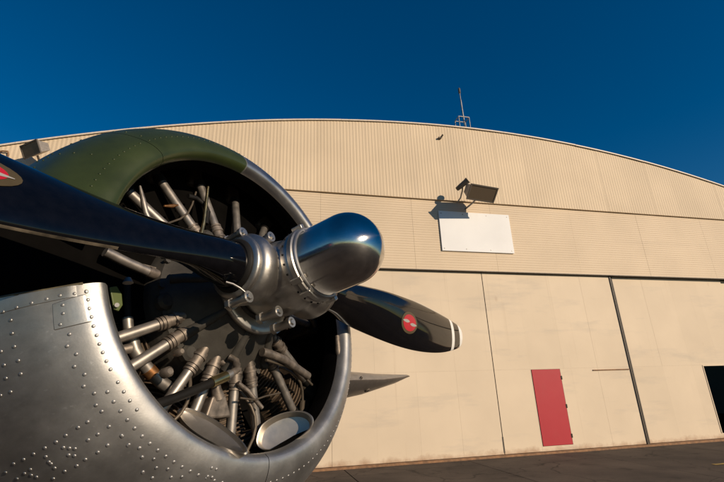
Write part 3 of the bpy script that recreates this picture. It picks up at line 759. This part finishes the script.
cyl_ang = [12, 51, 93, 133, 173, -142, -101, -63, -28]
tubes = {12: [(3, 0), (14, 0)], 51: [(43.5, 1), (61, 1)], 93: [(82, 1), (103, 1)], 133: [(124, 1), (142, 1)], 173: [(164, 1), (181, 1)],
         -142: [(-131, 1), (-149, 1)], -101: [(-89.5, 1), (-105, 1)], -63: [(-54.5, 1), (-68, 1)], -28: [(-22, 1), (-34, 1)]}
for ca in cyl_ang:
    ax = pol(ca, 1, 0)
    b = MB(); o = pol(ca, 0, -0.42 if ca > 0 else -0.335)
    prof = [(.27, .092), (.30, .092), (.30, .085)]
    r = .31
    while r < .47: prof += [(r, .083), (r, .102), (r + .0055, .102), (r + .0055, .083)]; r += .015
    while r < .64:
        w_ = .128 if r < .58 else .118
        prof += [(r, .10), (r, w_), (r + .006, w_), (r + .006, .10)]; r += .017
    prof += [(.655, .09), (.66, .04)]
    b.lathe(prof, o, ax, 28, smooth=False)
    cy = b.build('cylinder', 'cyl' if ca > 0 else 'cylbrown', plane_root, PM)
    # rocker boxes, one per tube
    for (ta, flag) in tubes[ca]:
        if ca == 12: continue
        rb = MB(); p = pol(ta, .585, -.235); tx = pol(ta + 90, 1, 0)
        mt = Matrix((( tx.x, ax.x, 0, p.x), (tx.y, ax.y, 0, p.y), (tx.z, ax.z, 1, p.z), (0, 0, 0, 1)))
        rb.box(-.034, .034, -.045, .055, -.11, .045, 0, mt); rb.build('rocker_box', 'cyl', cy, None, .014, 3)
        if not flag: continue
        tb = MB(); p0, p1 = pol(ta, .235, -.118), pol(ta, .55, -.185)
        dirv = (p1 - p0)
        tb.tube([p0 + dirv * .22, p1], .0175, 14)
        tob = tb.build('pushrod_tube', 'tube', cy)
        tb = MB()
        for (f0, f1, rr) in ((-.04, .06, .016), (.05, .20, .0205), (.09, .115, .0245), (.185, .215, .0245), (.22, .25, .0225), (.262, .285, .0225)):
            tb.tube([p0 + dirv * f0, p0 + dirv * f1], rr, 14)
        # square boss end
        tb.build('packing_nut', 'fitting', cy, autosm=35)
        tb = MB(); tb.tube([p0 + dirv * .93, p0 + dirv * 1.02], .0225, 14); tb.build('hose_clamp', 'rubber', cy)
    # spark plug lead
    p0 = pol(ca + 9, .29, -.16); wv = MB(); pts = []
    bend = random.uniform(-4, 4)
    for k in range(9):
        f = k / 8; pts.append(pol(ca + 9 + (-6 + bend) * math.sin(f * 2.6) + 5 * f, .29 + .27 * f, -.16 + .045 * math.sin(f * math.pi)))
    if ca not in (12, 51, 93, -28): wv.tube(pts, .0055, 8); wv.tube(pts[-2:], .011, 10); wv.build('ignition_lead', 'wire', cy)
    # baffle between this head and the next
    bf = MB(); bb = [pol(ca + 13, .33, -.30), pol(ca + 27, .33, -.30), pol(ca + 24, .62, -.30), pol(ca + 16, .62, -.30)]
    off = Vector((0, 0, -.004)); bf.add(bb + [q + off for q in bb], [(0, 1, 2, 3), (7, 6, 5, 4), (0, 4, 5, 1), (1, 5, 6, 2), (2, 6, 7, 3), (3, 7, 4, 0)])
    bf.build('baffle', 'liner', cy)

def px_tube(name, pts, rad, mat, n=12, parent=None, **kw):
    """tube through photo pixels, each on a given station of the engine"""
    b = MB(); b.tube([on_plane(*p) for p in pts], rad, n)
    return b.build(name, mat, parent or plane_root, None if parent else PM, **kw)
# lit drag link and plate at the near side, under the blade
px_tube('push_rod', [(105, 251.5, -.17), (128, 263, -.17), (150, 272.5, -.17)], .0165, 'tube')
px_tube('rod_end', [(148, 271.5, -.17), (154, 274, -.17), (163, 276, -.17), (175, 278, -.17)], [.019, .019, .012, .010], 'fitting')
b = MB(); q = [on_plane(*p) for p in ((140, 263, -.18), (192, 277, -.18), (170, 280, -.18), (150, 272, -.18))]; zz = Vector((0, 0, -.004))
b.add(q + [k + zz for k in q], [(0, 1, 2, 3), (7, 6, 5, 4), (0, 4, 5, 1), (1, 5, 6, 2), (2, 6, 7, 3), (3, 7, 4, 0)]); b.build('bracket_plate', 'fitting', plane_root, PM)
# intake elbow with bronze clamp
px_tube('pipe', [(127, 283, -.19), (127, 300, -.19), (128, 322, -.19)], .0115, 'rubber')
px_tube('pipe_union', [(127.5, 318, -.19), (128, 326, -.19), (129.5, 334, -.195)], .016, 'tube')
px_tube('elbow_pipe', [(129, 330, -.20), (135, 350, -.20), (143, 363, -.20), (151, 373, -.20), (161, 382, -.20), (173, 391, -.20)], .020, 'tube', 16)
px_tube('clamp', [(148, 369.4, -.2), (153, 375, -.2)], .0225, 'bronze', 16)
px_tube('stub_pipe', [(112, 352, -.14), (132, 348, -.12)], .014, 'fitting')
px_tube('bolt_head', [(128, 283, -.07), (128, 278, -.07)], [.015, .008], 'rivet')
# black braided hose with brass ferrule
hose = px_tube('hose', [(128, 414, -.02), (150, 407, -.03), (175, 398, -.035), (195, 390, -.04), (213, 382, -.045)], .0135, 'rubber', 14)
px_tube('ferrule', [(211, 383, -.0445), (226, 376.3, -.048)], .0165, 'brass', 16, hose)
px_tube('hex_nut', [(225.5, 376.5, -.048), (231, 373.8, -.049)], .0145, 'galv', 6, hose)
px_tube('hose_elbow', [(230, 374, -.05), (237, 370, -.06), (236, 361, -.075), (229, 357, -.09)], .012, 'fitting', 10, hose)
# oil sump boss and web between the lower tubes
px_tube('sump_bolt', [(218, 398, -.13), (216, 388, -.12), (217, 380, -.11)], [.024, .017, .010], 'fitting', 6)
b = MB(); q = [on_plane(*p) for p in ((205, 419, -.13), (232, 417, -.13), (226, 395, -.12), (213, 396, -.12))]; zz = Vector((0, 0, -.05))
b.add(q + [k + zz for k in q], [(0, 1, 2, 3), (7, 6, 5, 4), (0, 4, 5, 1), (1, 5, 6, 2), (2, 6, 7, 3), (3, 7, 4, 0)]); b.build('sump_boss', 'fitting', plane_root, PM, .006, 2)
px_tube('oil_line', [(262, 408, -.10), (248, 391, -.10), (238, 383, -.10)], .008, 'fitting')
px_tube('wire_loop', [(240, 398, -.09), (255, 400, -.09), (266, 396, -.09), (280, 393, -.10)], .0035, 'wire', 8)
px_tube('wire_loop', [(266, 360, -.07), (285, 366, -.08), (300, 372, -.09), (312, 385, -.10)], .0055, 'wire', 8)
px_tube('wire_loop', [(208, 187, -.10), (206, 205, -.10), (204, 222, -.10), (201, 236, -.10)], .0065, 'brass', 8)
px_tube('wire_loop', [(140, 186, -.10), (143, 200, -.10), (146, 213, -.10), (152, 226, -.10)], [.004, .009, .010, .010], 'tube', 8)
px_tube('wire_loop', [(166, 224, -.13), (180, 219, -.13), (188, 213, -.13), (192, 205, -.13), (196, 192, -.13)], .004, 'wire', 8)
px_tube('spring_clip', [(188, 196, -.12), (196, 198, -.12), (204, 204, -.12), (208, 212, -.12), (206, 224, -.12)], .010, 'rubber', 8)
px_tube('cable_end', [(164, 206, -.13), (172, 206, -.13), (178, 205, -.13)], [.004, .008, .003], 'bronze', 8)
px_tube('conduit', [(262, 352, -.06), (270, 354, -.06), (285, 360, -.06), (308, 376, -.085)], .016, 'fitting', 12)

# two spun aluminium scoops inside the lower lip
def scoop(name, cpx, corners, nrm, depth, d0, parent=plane_root, rim=.006):
    """rounded dish whose mouth lies in a plane through a pixel point; corners are photo pixels of its outline"""
    pc_ = on_plane(cpx[0], cpx[1], d0); n = Vector(nrm).normalized(); o = EMI @ CAM; pts = []
    for (x, y) in corners:
        r = EMI.to_3x3() @ pix_ray(x, y); pts.append(o + r * ((pc_ - o).dot(n) / r.dot(n)))
    # closed smooth outline
    k = len(pts); sm = []
    for i in range(k):
        p0, p1, p2, p3 = pts[i - 1], pts[i], pts[(i + 1) % k], pts[(i + 2) % k]
        for s in range(6):
            t = s / 6; sm.append(0.5 * (2 * p1 + (p2 - p0) * t + (2 * p0 - 5 * p1 + 4 * p2 - p3) * t * t + (3 * p1 - p0 - 3 * p2 + p3) * t ** 3))
    ctr = sum(sm, Vector()) / len(sm)
    rings = [(1.0, .0), (1.03, -.004), (1.0, -.012), (.93, -depth - .012), (.5, -depth - .016), (.0, -depth - .016)]
    inn = [(1.0, 0.0), (.955, -.002), (.945, -.008), (.87, -depth), (.55, -depth - .003), (.0, -depth - .003)]
    b = MB(); m_ = len(sm)
    for ring in (rings, inn):
        vs = []
        for (f, h) in ring:
            for p in sm: vs.append(ctr + (p - ctr) * f + n * h)
        fs = [(i * m_ + j, i * m_ + (j + 1) % m_, (i + 1) * m_ + (j + 1) % m_, (i + 1) * m_ + j) for i in range(len(ring) - 1) for j in range(m_)]
        b.add(vs, fs, 0, True)
    return b.build(name, 'pan', parent, PM, autosm=40)
camv = (EMI @ CAM)
def toward(px_, py_, d, mixv, k):
    p = on_plane(px_, py_, d); v = (camv - p).normalized(); return v * k + Vector(mixv) * (1 - k)
inward = lambda t: -pol(t, 1, 0)
scoop('air_scoop', (285, 431), [(257, 437), (263, 424), (280, 414), (300, 411), (311, 416), (312, 425), (303, 435), (284, 446), (267, 450), (258, 446)], toward(285, 431, -.05, inward(-110), .80), .05, -.05)
scoop('air_scoop', (214, 433), [(178, 411), (188, 408), (209, 416), (232, 432), (246, 446), (244, 453), (226, 448), (203, 437), (186, 424)], toward(214, 433, -.03, inward(-72), .55), .014, -.035)

# green tab at the corner of the lower panel
b = MB(); q = [on_plane(*p) for p in ((110, 287, -.03), (117, 286, -.03), (122, 294, -.03), (123, 305, -.03), (119, 311, -.03), (114, 309, -.03))]; zz = Vector((0, 0, -.006))
n_ = len(q); b.add(q + [k + zz for k in q], [tuple(range(n_)), tuple(reversed(range(n_, 2 * n_)))] + [(i, i + n_, (i + 1) % n_ + n_, (i + 1) % n_) for i in range(n_)])
tab = b.build('cowl_tab', 'greentab', plane_root, PM, .002, 2)
px_tube('rivet', [(117, 305, -.03), (117, 305, -.018)], .006, 'rivet', 10, tab)
# latch fittings at the far edge of the lower panel
px_tube('latch', [(337, 336, -.02), (338, 350, -.02), (341, 366, -.02), (338, 384, -.04)], [.010, .014, .016, .010], 'fitting', 8)
px_tube('latch', [(342, 333, -.01), (344, 345, -.01), (343, 352, -.01)], .010, 'tube', 8)

# ---- propeller
DH, PHI, PK, RT = 0.126, math.degrees(0.010), -0.353, 1.90
def cat(xs_, ys_, x):
    if x <= xs_[0]: return ys_[0]
    if x >= xs_[-1]: return ys_[-1]
    for i in range(len(xs_) - 1):
        if xs_[i] <= x <= xs_[i + 1]:
            h = xs_[i + 1] - xs_[i]; t = (x - xs_[i]) / h
            m0 = (ys_[i + 1] - ys_[i - 1]) / (xs_[i + 1] - xs_[i - 1]) if i > 0 else (ys_[i + 1] - ys_[i]) / h
            m1 = (ys_[i + 2] - ys_[i]) / (xs_[i + 2] - xs_[i]) if i + 2 < len(xs_) else (ys_[i + 1] - ys_[i]) / h
            return (2 * t ** 3 - 3 * t * t + 1) * ys_[i] + (t ** 3 - 2 * t * t + t) * h * m0 + (-2 * t ** 3 + 3 * t * t) * ys_[i + 1] + (t ** 3 - t * t) * h * m1
SR = [.16, .30, .40, .55, .76, .95, 1.14, 1.33, 1.52, 1.70, 1.82, 1.875, 1.90]
SP = [.078, .080, .092, .117, .142, .160, .169, .167, .154, .128, .103, .080, .052]
SM = [-.078, -.078, -.075, -.084, -.097, -.102, -.104, -.098, -.087, -.072, -.058, -.045, -.030]
TH = [.078, .072, .060, .047, .037, .033, .030, .028, .025, .021, .017, .013, .008]
def blade_pt(r, f, side):
    """f from 0 (lower edge) to 1 (upper edge); side +1 front, -1 back; blade along -x (polar angle 0)"""
    sp, sm, th = cat(SR, SP, r), cat(SR, SM, r), cat(SR, TH, r)
    rnd = min(max((r - .20) / .35, 0), 1); rnd = rnd * rnd * (3 - 2 * rnd)
    cpos = sm + (sp - sm) * f
    circ = 2 * math.sqrt(max(f * (1 - f), 0))
    foil = (f ** .55) * ((1 - f) ** .6) * 2.2 if side > 0 else (f ** .7) * ((1 - f) ** .5) * .9
    hh = th * (circ * (1 - rnd) + foil * rnd) * side
    be = math.atan2(PK, max(r, .30)); u = pol(PHI, 1, 0); tv = pol(PHI + 90, 1, 0); av = Vector((0, 0, 1))
    ch = math.cos(be) * tv + math.sin(be) * av; nn = -math.sin(be) * tv + math.cos(be) * av
    return u * r + ch * cpos + nn * hh + Vector((0, 0, DH))
def blade_mesh():
    rs_ = [.13 + (1.655 - .13) * k / 44 for k in range(45)] + [1.705, 1.74, 1.78, 1.818, 1.85, 1.865, 1.88, 1.89, 1.897, 1.90]
    nf = 16; b = MB(); vs = []; fs = []; mi = []
    fr = [0.5 - 0.5 * math.cos(math.pi * k / nf) for k in range(nf + 1)]
    n = 2 * nf
    for r in rs_:
        for k in range(nf): vs.append(blade_pt(r, fr[k], 1))
        for k in range(nf): vs.append(blade_pt(r, fr[nf - k], -1))
    for i in range(len(rs_) - 1):
        rm = (rs_[i] + rs_[i + 1]) / 2
        worn = .6 < rm < 1.6
        white = 1 if (1.655 < rm < 1.705 or rm > 1.818) else 0
        for j in range(n): fs.append((i * n + j, i * n + (j + 1) % n, (i + 1) * n + (j + 1) % n, (i + 1) * n + j)); mi.append(2 if (worn and j in (0, n - 1)) else white)
    fs.append(tuple(reversed(range(n)))); mi.append(0); fs.append(tuple((len(rs_) - 1) * n + j for j in range(n))); mi.append(1)
    b.add(vs, fs, mi, True); return b
ROT = Matrix.Rotation(math.pi, 4, 'Z')
bl1 = blade_mesh().build('propeller_blade', ['blade', 'bladewhite', 'worn'], plane_root, PM, autosm=60)
bl2 = copy_part(bl1, plane_root, PM @ ROT)
# emblem printed on the front of each blade: gold oval, red field, grey winged bar
def make_emblem(parent, ER, EF, ELR, ELC):
    def em_pt(a_, c_, lift):
        r = ER + a_; wch = cat(SR, SP, r) - cat(SR, SM, r); f = EF + c_ / wch
        p = blade_pt(r, f, 1); e = .004
        n = (blade_pt(r, f + e / wch, 1) - blade_pt(r, f - e / wch, 1)).cross(blade_pt(r + e, f, 1) - blade_pt(r - e, f, 1)).normalized()
        if n.z < 0: n = -n
        return p + n * lift
    b = MB()
    for ra, rc, lift, mi in ((ELR, ELC, .0012, 0), (ELR * .80, ELC * .76, .0020, 1)):
        k = 32; rings = 5; vs = [em_pt(0, 0, lift)]
        for q in range(1, rings + 1):
            for j in range(k):
                a = 2 * math.pi * j / k; vs.append(em_pt(ra * q / rings * math.cos(a), rc * q / rings * math.sin(a), lift))
        fs = [(0, 1 + j, 1 + (j + 1) % k) for j in range(k)]
        for q in range(rings - 1):
            for j in range(k): fs.append((1 + q * k + j, 1 + (q + 1) * k + j, 1 + (q + 1) * k + (j + 1) % k, 1 + q * k + (j + 1) % k))
        b.add(vs, fs, mi, True)
    for sgn in (-1, 1):      # two blade shaped lobes
        vs = []; k = 10
        for i in range(k + 1):
            f = i / k; a_ = sgn * ELR * (.04 + .84 * f); wdt = .0085 * math.sin(math.pi * (f ** .8) * .92 + .12); sh = .006 * sgn
            vs += [em_pt(a_, wdt + sh, .0028), em_pt(a_, -wdt + sh, .0028)]
        b.add(vs, [(2 * i, 2 * i + 2, 2 * i + 3, 2 * i + 1) for i in range(k)], 2, True)
    return b.build('emblem', ['gold', 'emred', 'emgrey'], parent)
make_emblem(bl1, 0.935, 0.50, 0.125, 0.056)
make_emblem(bl2, 1.00, 0.50, 0.098, 0.058)

# hub barrel: blade sockets and neck blended into one casting
b = MB(); O = Vector((0, 0, DH)); ux = pol(PHI, 1, 0)
b.lathe([(-.20, .100), (-.192, .114), (-.175, .121), (-.155, .119), (-.13, .108), (-.10, .104), (-.05, .112), (0, .118), (.05, .112), (.10, .104), (.13, .108), (.155, .119), (.175, .121), (.192, .114), (.20, .100)], O, ux, 48)
b.lathe([(-.11, .10), (-.08, .120), (0, .134), (.05, .130), (.08, .122), (.105, .12), (.125, .122), (.135, .124)], O, (0, 0, 1), 48)
hub = b.build('propeller_hub', 'hub', plane_root, PM)
rm = hub.modifiers.new('blend', 'REMESH'); rm.mode = 'VOXEL'; rm.voxel_size = .0055; rm.use_smooth_shade = True
smd = hub.modifiers.new('soften', 'SMOOTH'); smd.factor = .6; smd.iterations = 6
# blade seal rings
for s in (1, -1):
    b = MB(); b.lathe([(.198, .080), (.198, .103), (.208, .106), (.216, .102), (.218, .082)], O, ux * s, 48); b.build('blade_clamp_ring', 'hub', hub)
    b = MB(); b.lathe([(.205, .070), (.2185, .0885), (.226, .086), (.232, .078)], O, ux * s, 40); b.build('blade_seal', 'rubber', hub)
# barrel bolts (heads toward the nose)
for (x, y, d) in ((243.5, 232.5, .17), (271.5, 236.5, .20), (249, 296.5, .19), (279, 311, .185), (292, 322, .16)):
    p = on_plane(x, y, d); b = MB()
    b.tube([p - Vector((0, 0, .075)), p - Vector((0, 0, .012))], .0145, 14); b.tube([p - Vector((0, 0, .014)), p], .0185, 14); b.tube([p, p + Vector((0, 0, .006))], [.0125, .009], 6)
    b.tube([p - Vector((0, 0, .086)), p - Vector((0, 0, .07))], .0195, 6)
    b.build('barrel_bolt', 'hub', hub, None, .002, 2)
b = MB(); q = [on_plane(*p) for p in ((226, 282, .16), (233, 284, .17), (240, 288, .18), (246, 293, .185))]; b.tube(q, .0035, 8); b.build('lock_wire', 'galv', hub)
# dome retaining ring with clips
b = MB(); b.lathe([(.112, .118), (.118, .129), (.14, .131), (.145, .128), (.148, .133), (.166, .134), (.170, .128), (.174, .122)], O, (0, 0, 1), 64); ring = b.build('dome_ring', 'hub', plane_root, PM, autosm=40)
b = MB(); b.lathe([(.1705, .1235), (.1705, .1285), (.176, .1295), (.180, .1245)], O, (0, 0, 1), 64); b.build('dome_gasket', 'rivet', ring)
for k in range(24):
    b = MB(); p = pol(15 * k + 5, .1325, DH + .130); b.lathe([(0, .004), (.0025, .003)], p - pol(15 * k + 5, .002, 0), pol(15 * k + 5, 1, 0), 8); b.build('ring_screw', 'rubber', ring)
for t in (62, -38, -60, 150, 240):
    b = MB(); p = pol(t, .134, DH + .166); rd = pol(t, 1, 0); tx = pol(t + 90, 1, 0)
    mt = Matrix(((tx.x, rd.x, 0, p.x), (tx.y, rd.y, 0, p.y), (0, 0, 1, p.z), (0, 0, 0, 1)))
    b.box(-.010, .010, -.006, .010, -.03, .012, 0, mt); b.build('ring_clip', 'hub', ring, None, .003, 2)
# dome
prof = [(.155, .1215), (.30, .1215)]
for k in range(1, 17):
    a = math.pi / 2 * k / 16; prof.append((.30 + .118 * math.sin(a), .1215 * math.cos(a) ** .92 if k < 16 else 0.0005))
b = MB(); b.lathe(prof, O, (0, 0, 1), 96); b.build('propeller_dome', 'chrome', plane_root, PM, autosm=50)

# ---- rest of the airframe (behind the cowling)
b = MB(); b.lathe([(-7.4, .05), (-7.2, .12), (-6, .26), (-4.5, .44), (-3, .60), (-2, .68), (-1.3, .72), (-.93, .725), (-.90, .70)], (0, 0, 0), (0, 0, 1), 40); b.build('fuselage', 'alu', plane_root, PM)
def wing(sx):
    st = [(0.0, -.06, -1.15, 2.1), (1.5, -.03, -1.27, 1.75), (2.8, 0.025, -1.40, 1.40), (3.6, .055, -1.48, 1.0), (4.2, .10, -1.535, .55), (4.48, .13, -1.56, .22), (4.56, .13, -1.575, .06)]
    b = MB(); vs = []; n = 20
    for (x, y, d, c) in st:
        for k in range(n):
            a = 2 * math.pi * k / n; f = .5 - .5 * math.cos(a); thk = .13 * c * math.sin(a) * (1.25 - .75 * f)
            vs.append((sx * x, y + thk * (1.0 if thk > 0 else .8), d - f * c))
    fs = [(i * n + j, i * n + (j + 1) % n, (i + 1) * n + (j + 1) % n, (i + 1) * n + j) for i in range(len(st) - 1) for j in range(n)]
    fs.append(tuple((len(st) - 1) * n + j for j in range(n))); b.add(vs, fs, 0, True)
    return b.build('wing', 'wingskin', plane_root, PM, autosm=50)
wf = wing(1); wing(-1)
from mathutils.bvhtree import BVHTree
tree = BVHTree.FromPolygons([v.co for v in wf.data.vertices], [p.vertices[:] for p in wf.data.polygons])
for (px_, py_, rr_) in ((367, 390, .034), (361, 378, .016)):
    p, n, _, _ = tree.ray_cast(EMI @ CAM, (EMI.to_3x3() @ pix_ray(px_, py_)).normalized())
    if p is not None:
        b = MB(); b.lathe([(-.01, rr_), (.012, rr_), (.016, rr_ * .7), (.006, rr_ * .45)], p, n, 14); b.build('access_fitting', 'dark_steel', wf)
# landing gear: legs straight down in the world, wheels on the ground
for sx in (1, -1):
    top = EM @ Vector((sx * 1.25, -.05, -1.5)); foot = Vector((top.x, top.y, .36)) + AX * .25; foot.z = .36
    T = Matrix.Translation((-C0.x, -C0.y, 0))
    b = MB(); b.tube([top, foot + Vector((0, 0, .3)), foot], [.08, .06, .05], 14); leg = b.build('landing_gear_leg', 'alu', plane_root, T)
    ah = Vector((XF.x, XF.y, 0)).normalized()
    b = MB(); b.lathe([(-.10, .20), (-.12, .30), (-.09, .35), (0, .36), (.09, .35), (.12, .30), (.10, .20)], foot + ah * sx * .12, ah, 36); b.build('tyre', 'tyre', leg)
    b = MB(); b.lathe([(-.07, .05), (-.08, .21), (.08, .21), (.07, .05)], foot + ah * sx * .12, ah, 28); b.build('wheel_hub', 'alu', leg)
tw = EM @ Vector((0, -.05, -6.9)); ft = Vector((tw.x, tw.y, .17))
T = Matrix.Translation((-C0.x, -C0.y, 0)); ah = Vector((XF.x, XF.y, 0)).normalized()
b = MB(); b.tube([tw, ft], .04, 10); leg = b.build('tail_wheel_leg', 'alu', plane_root, T)
b = MB(); b.lathe([(-.05, .08), (-.055, .14), (0, .17), (.055, .14), (.05, .08)], ft + ah * .07, ah, 24); b.build('tyre', 'tyre', leg)
b = MB(); b.add([(-.03, .1, -6.0), (-.02, 1.3, -6.9), (-.02, 1.3, -7.4), (-.03, .1, -7.4), (.03, .1, -6.0), (.02, 1.3, -6.9), (.02, 1.3, -7.4), (.03, .1, -7.4)], [(0, 1, 2, 3), (7, 6, 5, 4), (0, 4, 5, 1), (1, 5, 6, 2), (2, 6, 7, 3), (3, 7, 4, 0)])
b.build('tail_fin', 'alu', plane_root, PM, .015, 2)
for sx in (1, -1):
    b = MB(); b.add([(sx * .1, -.02, -6.2), (sx * 1.6, .02, -6.7), (sx * 1.6, .02, -7.1), (sx * .1, -.02, -7.3), (sx * .1, .05, -6.2), (sx * 1.6, .05, -6.7), (sx * 1.6, .05, -7.1), (sx * .1, .05, -7.3)], [(0, 1, 2, 3), (7, 6, 5, 4), (0, 4, 5, 1), (1, 5, 6, 2), (2, 6, 7, 3), (3, 7, 4, 0)])
    b.build('tailplane', 'alu', plane_root, PM, .012, 2)
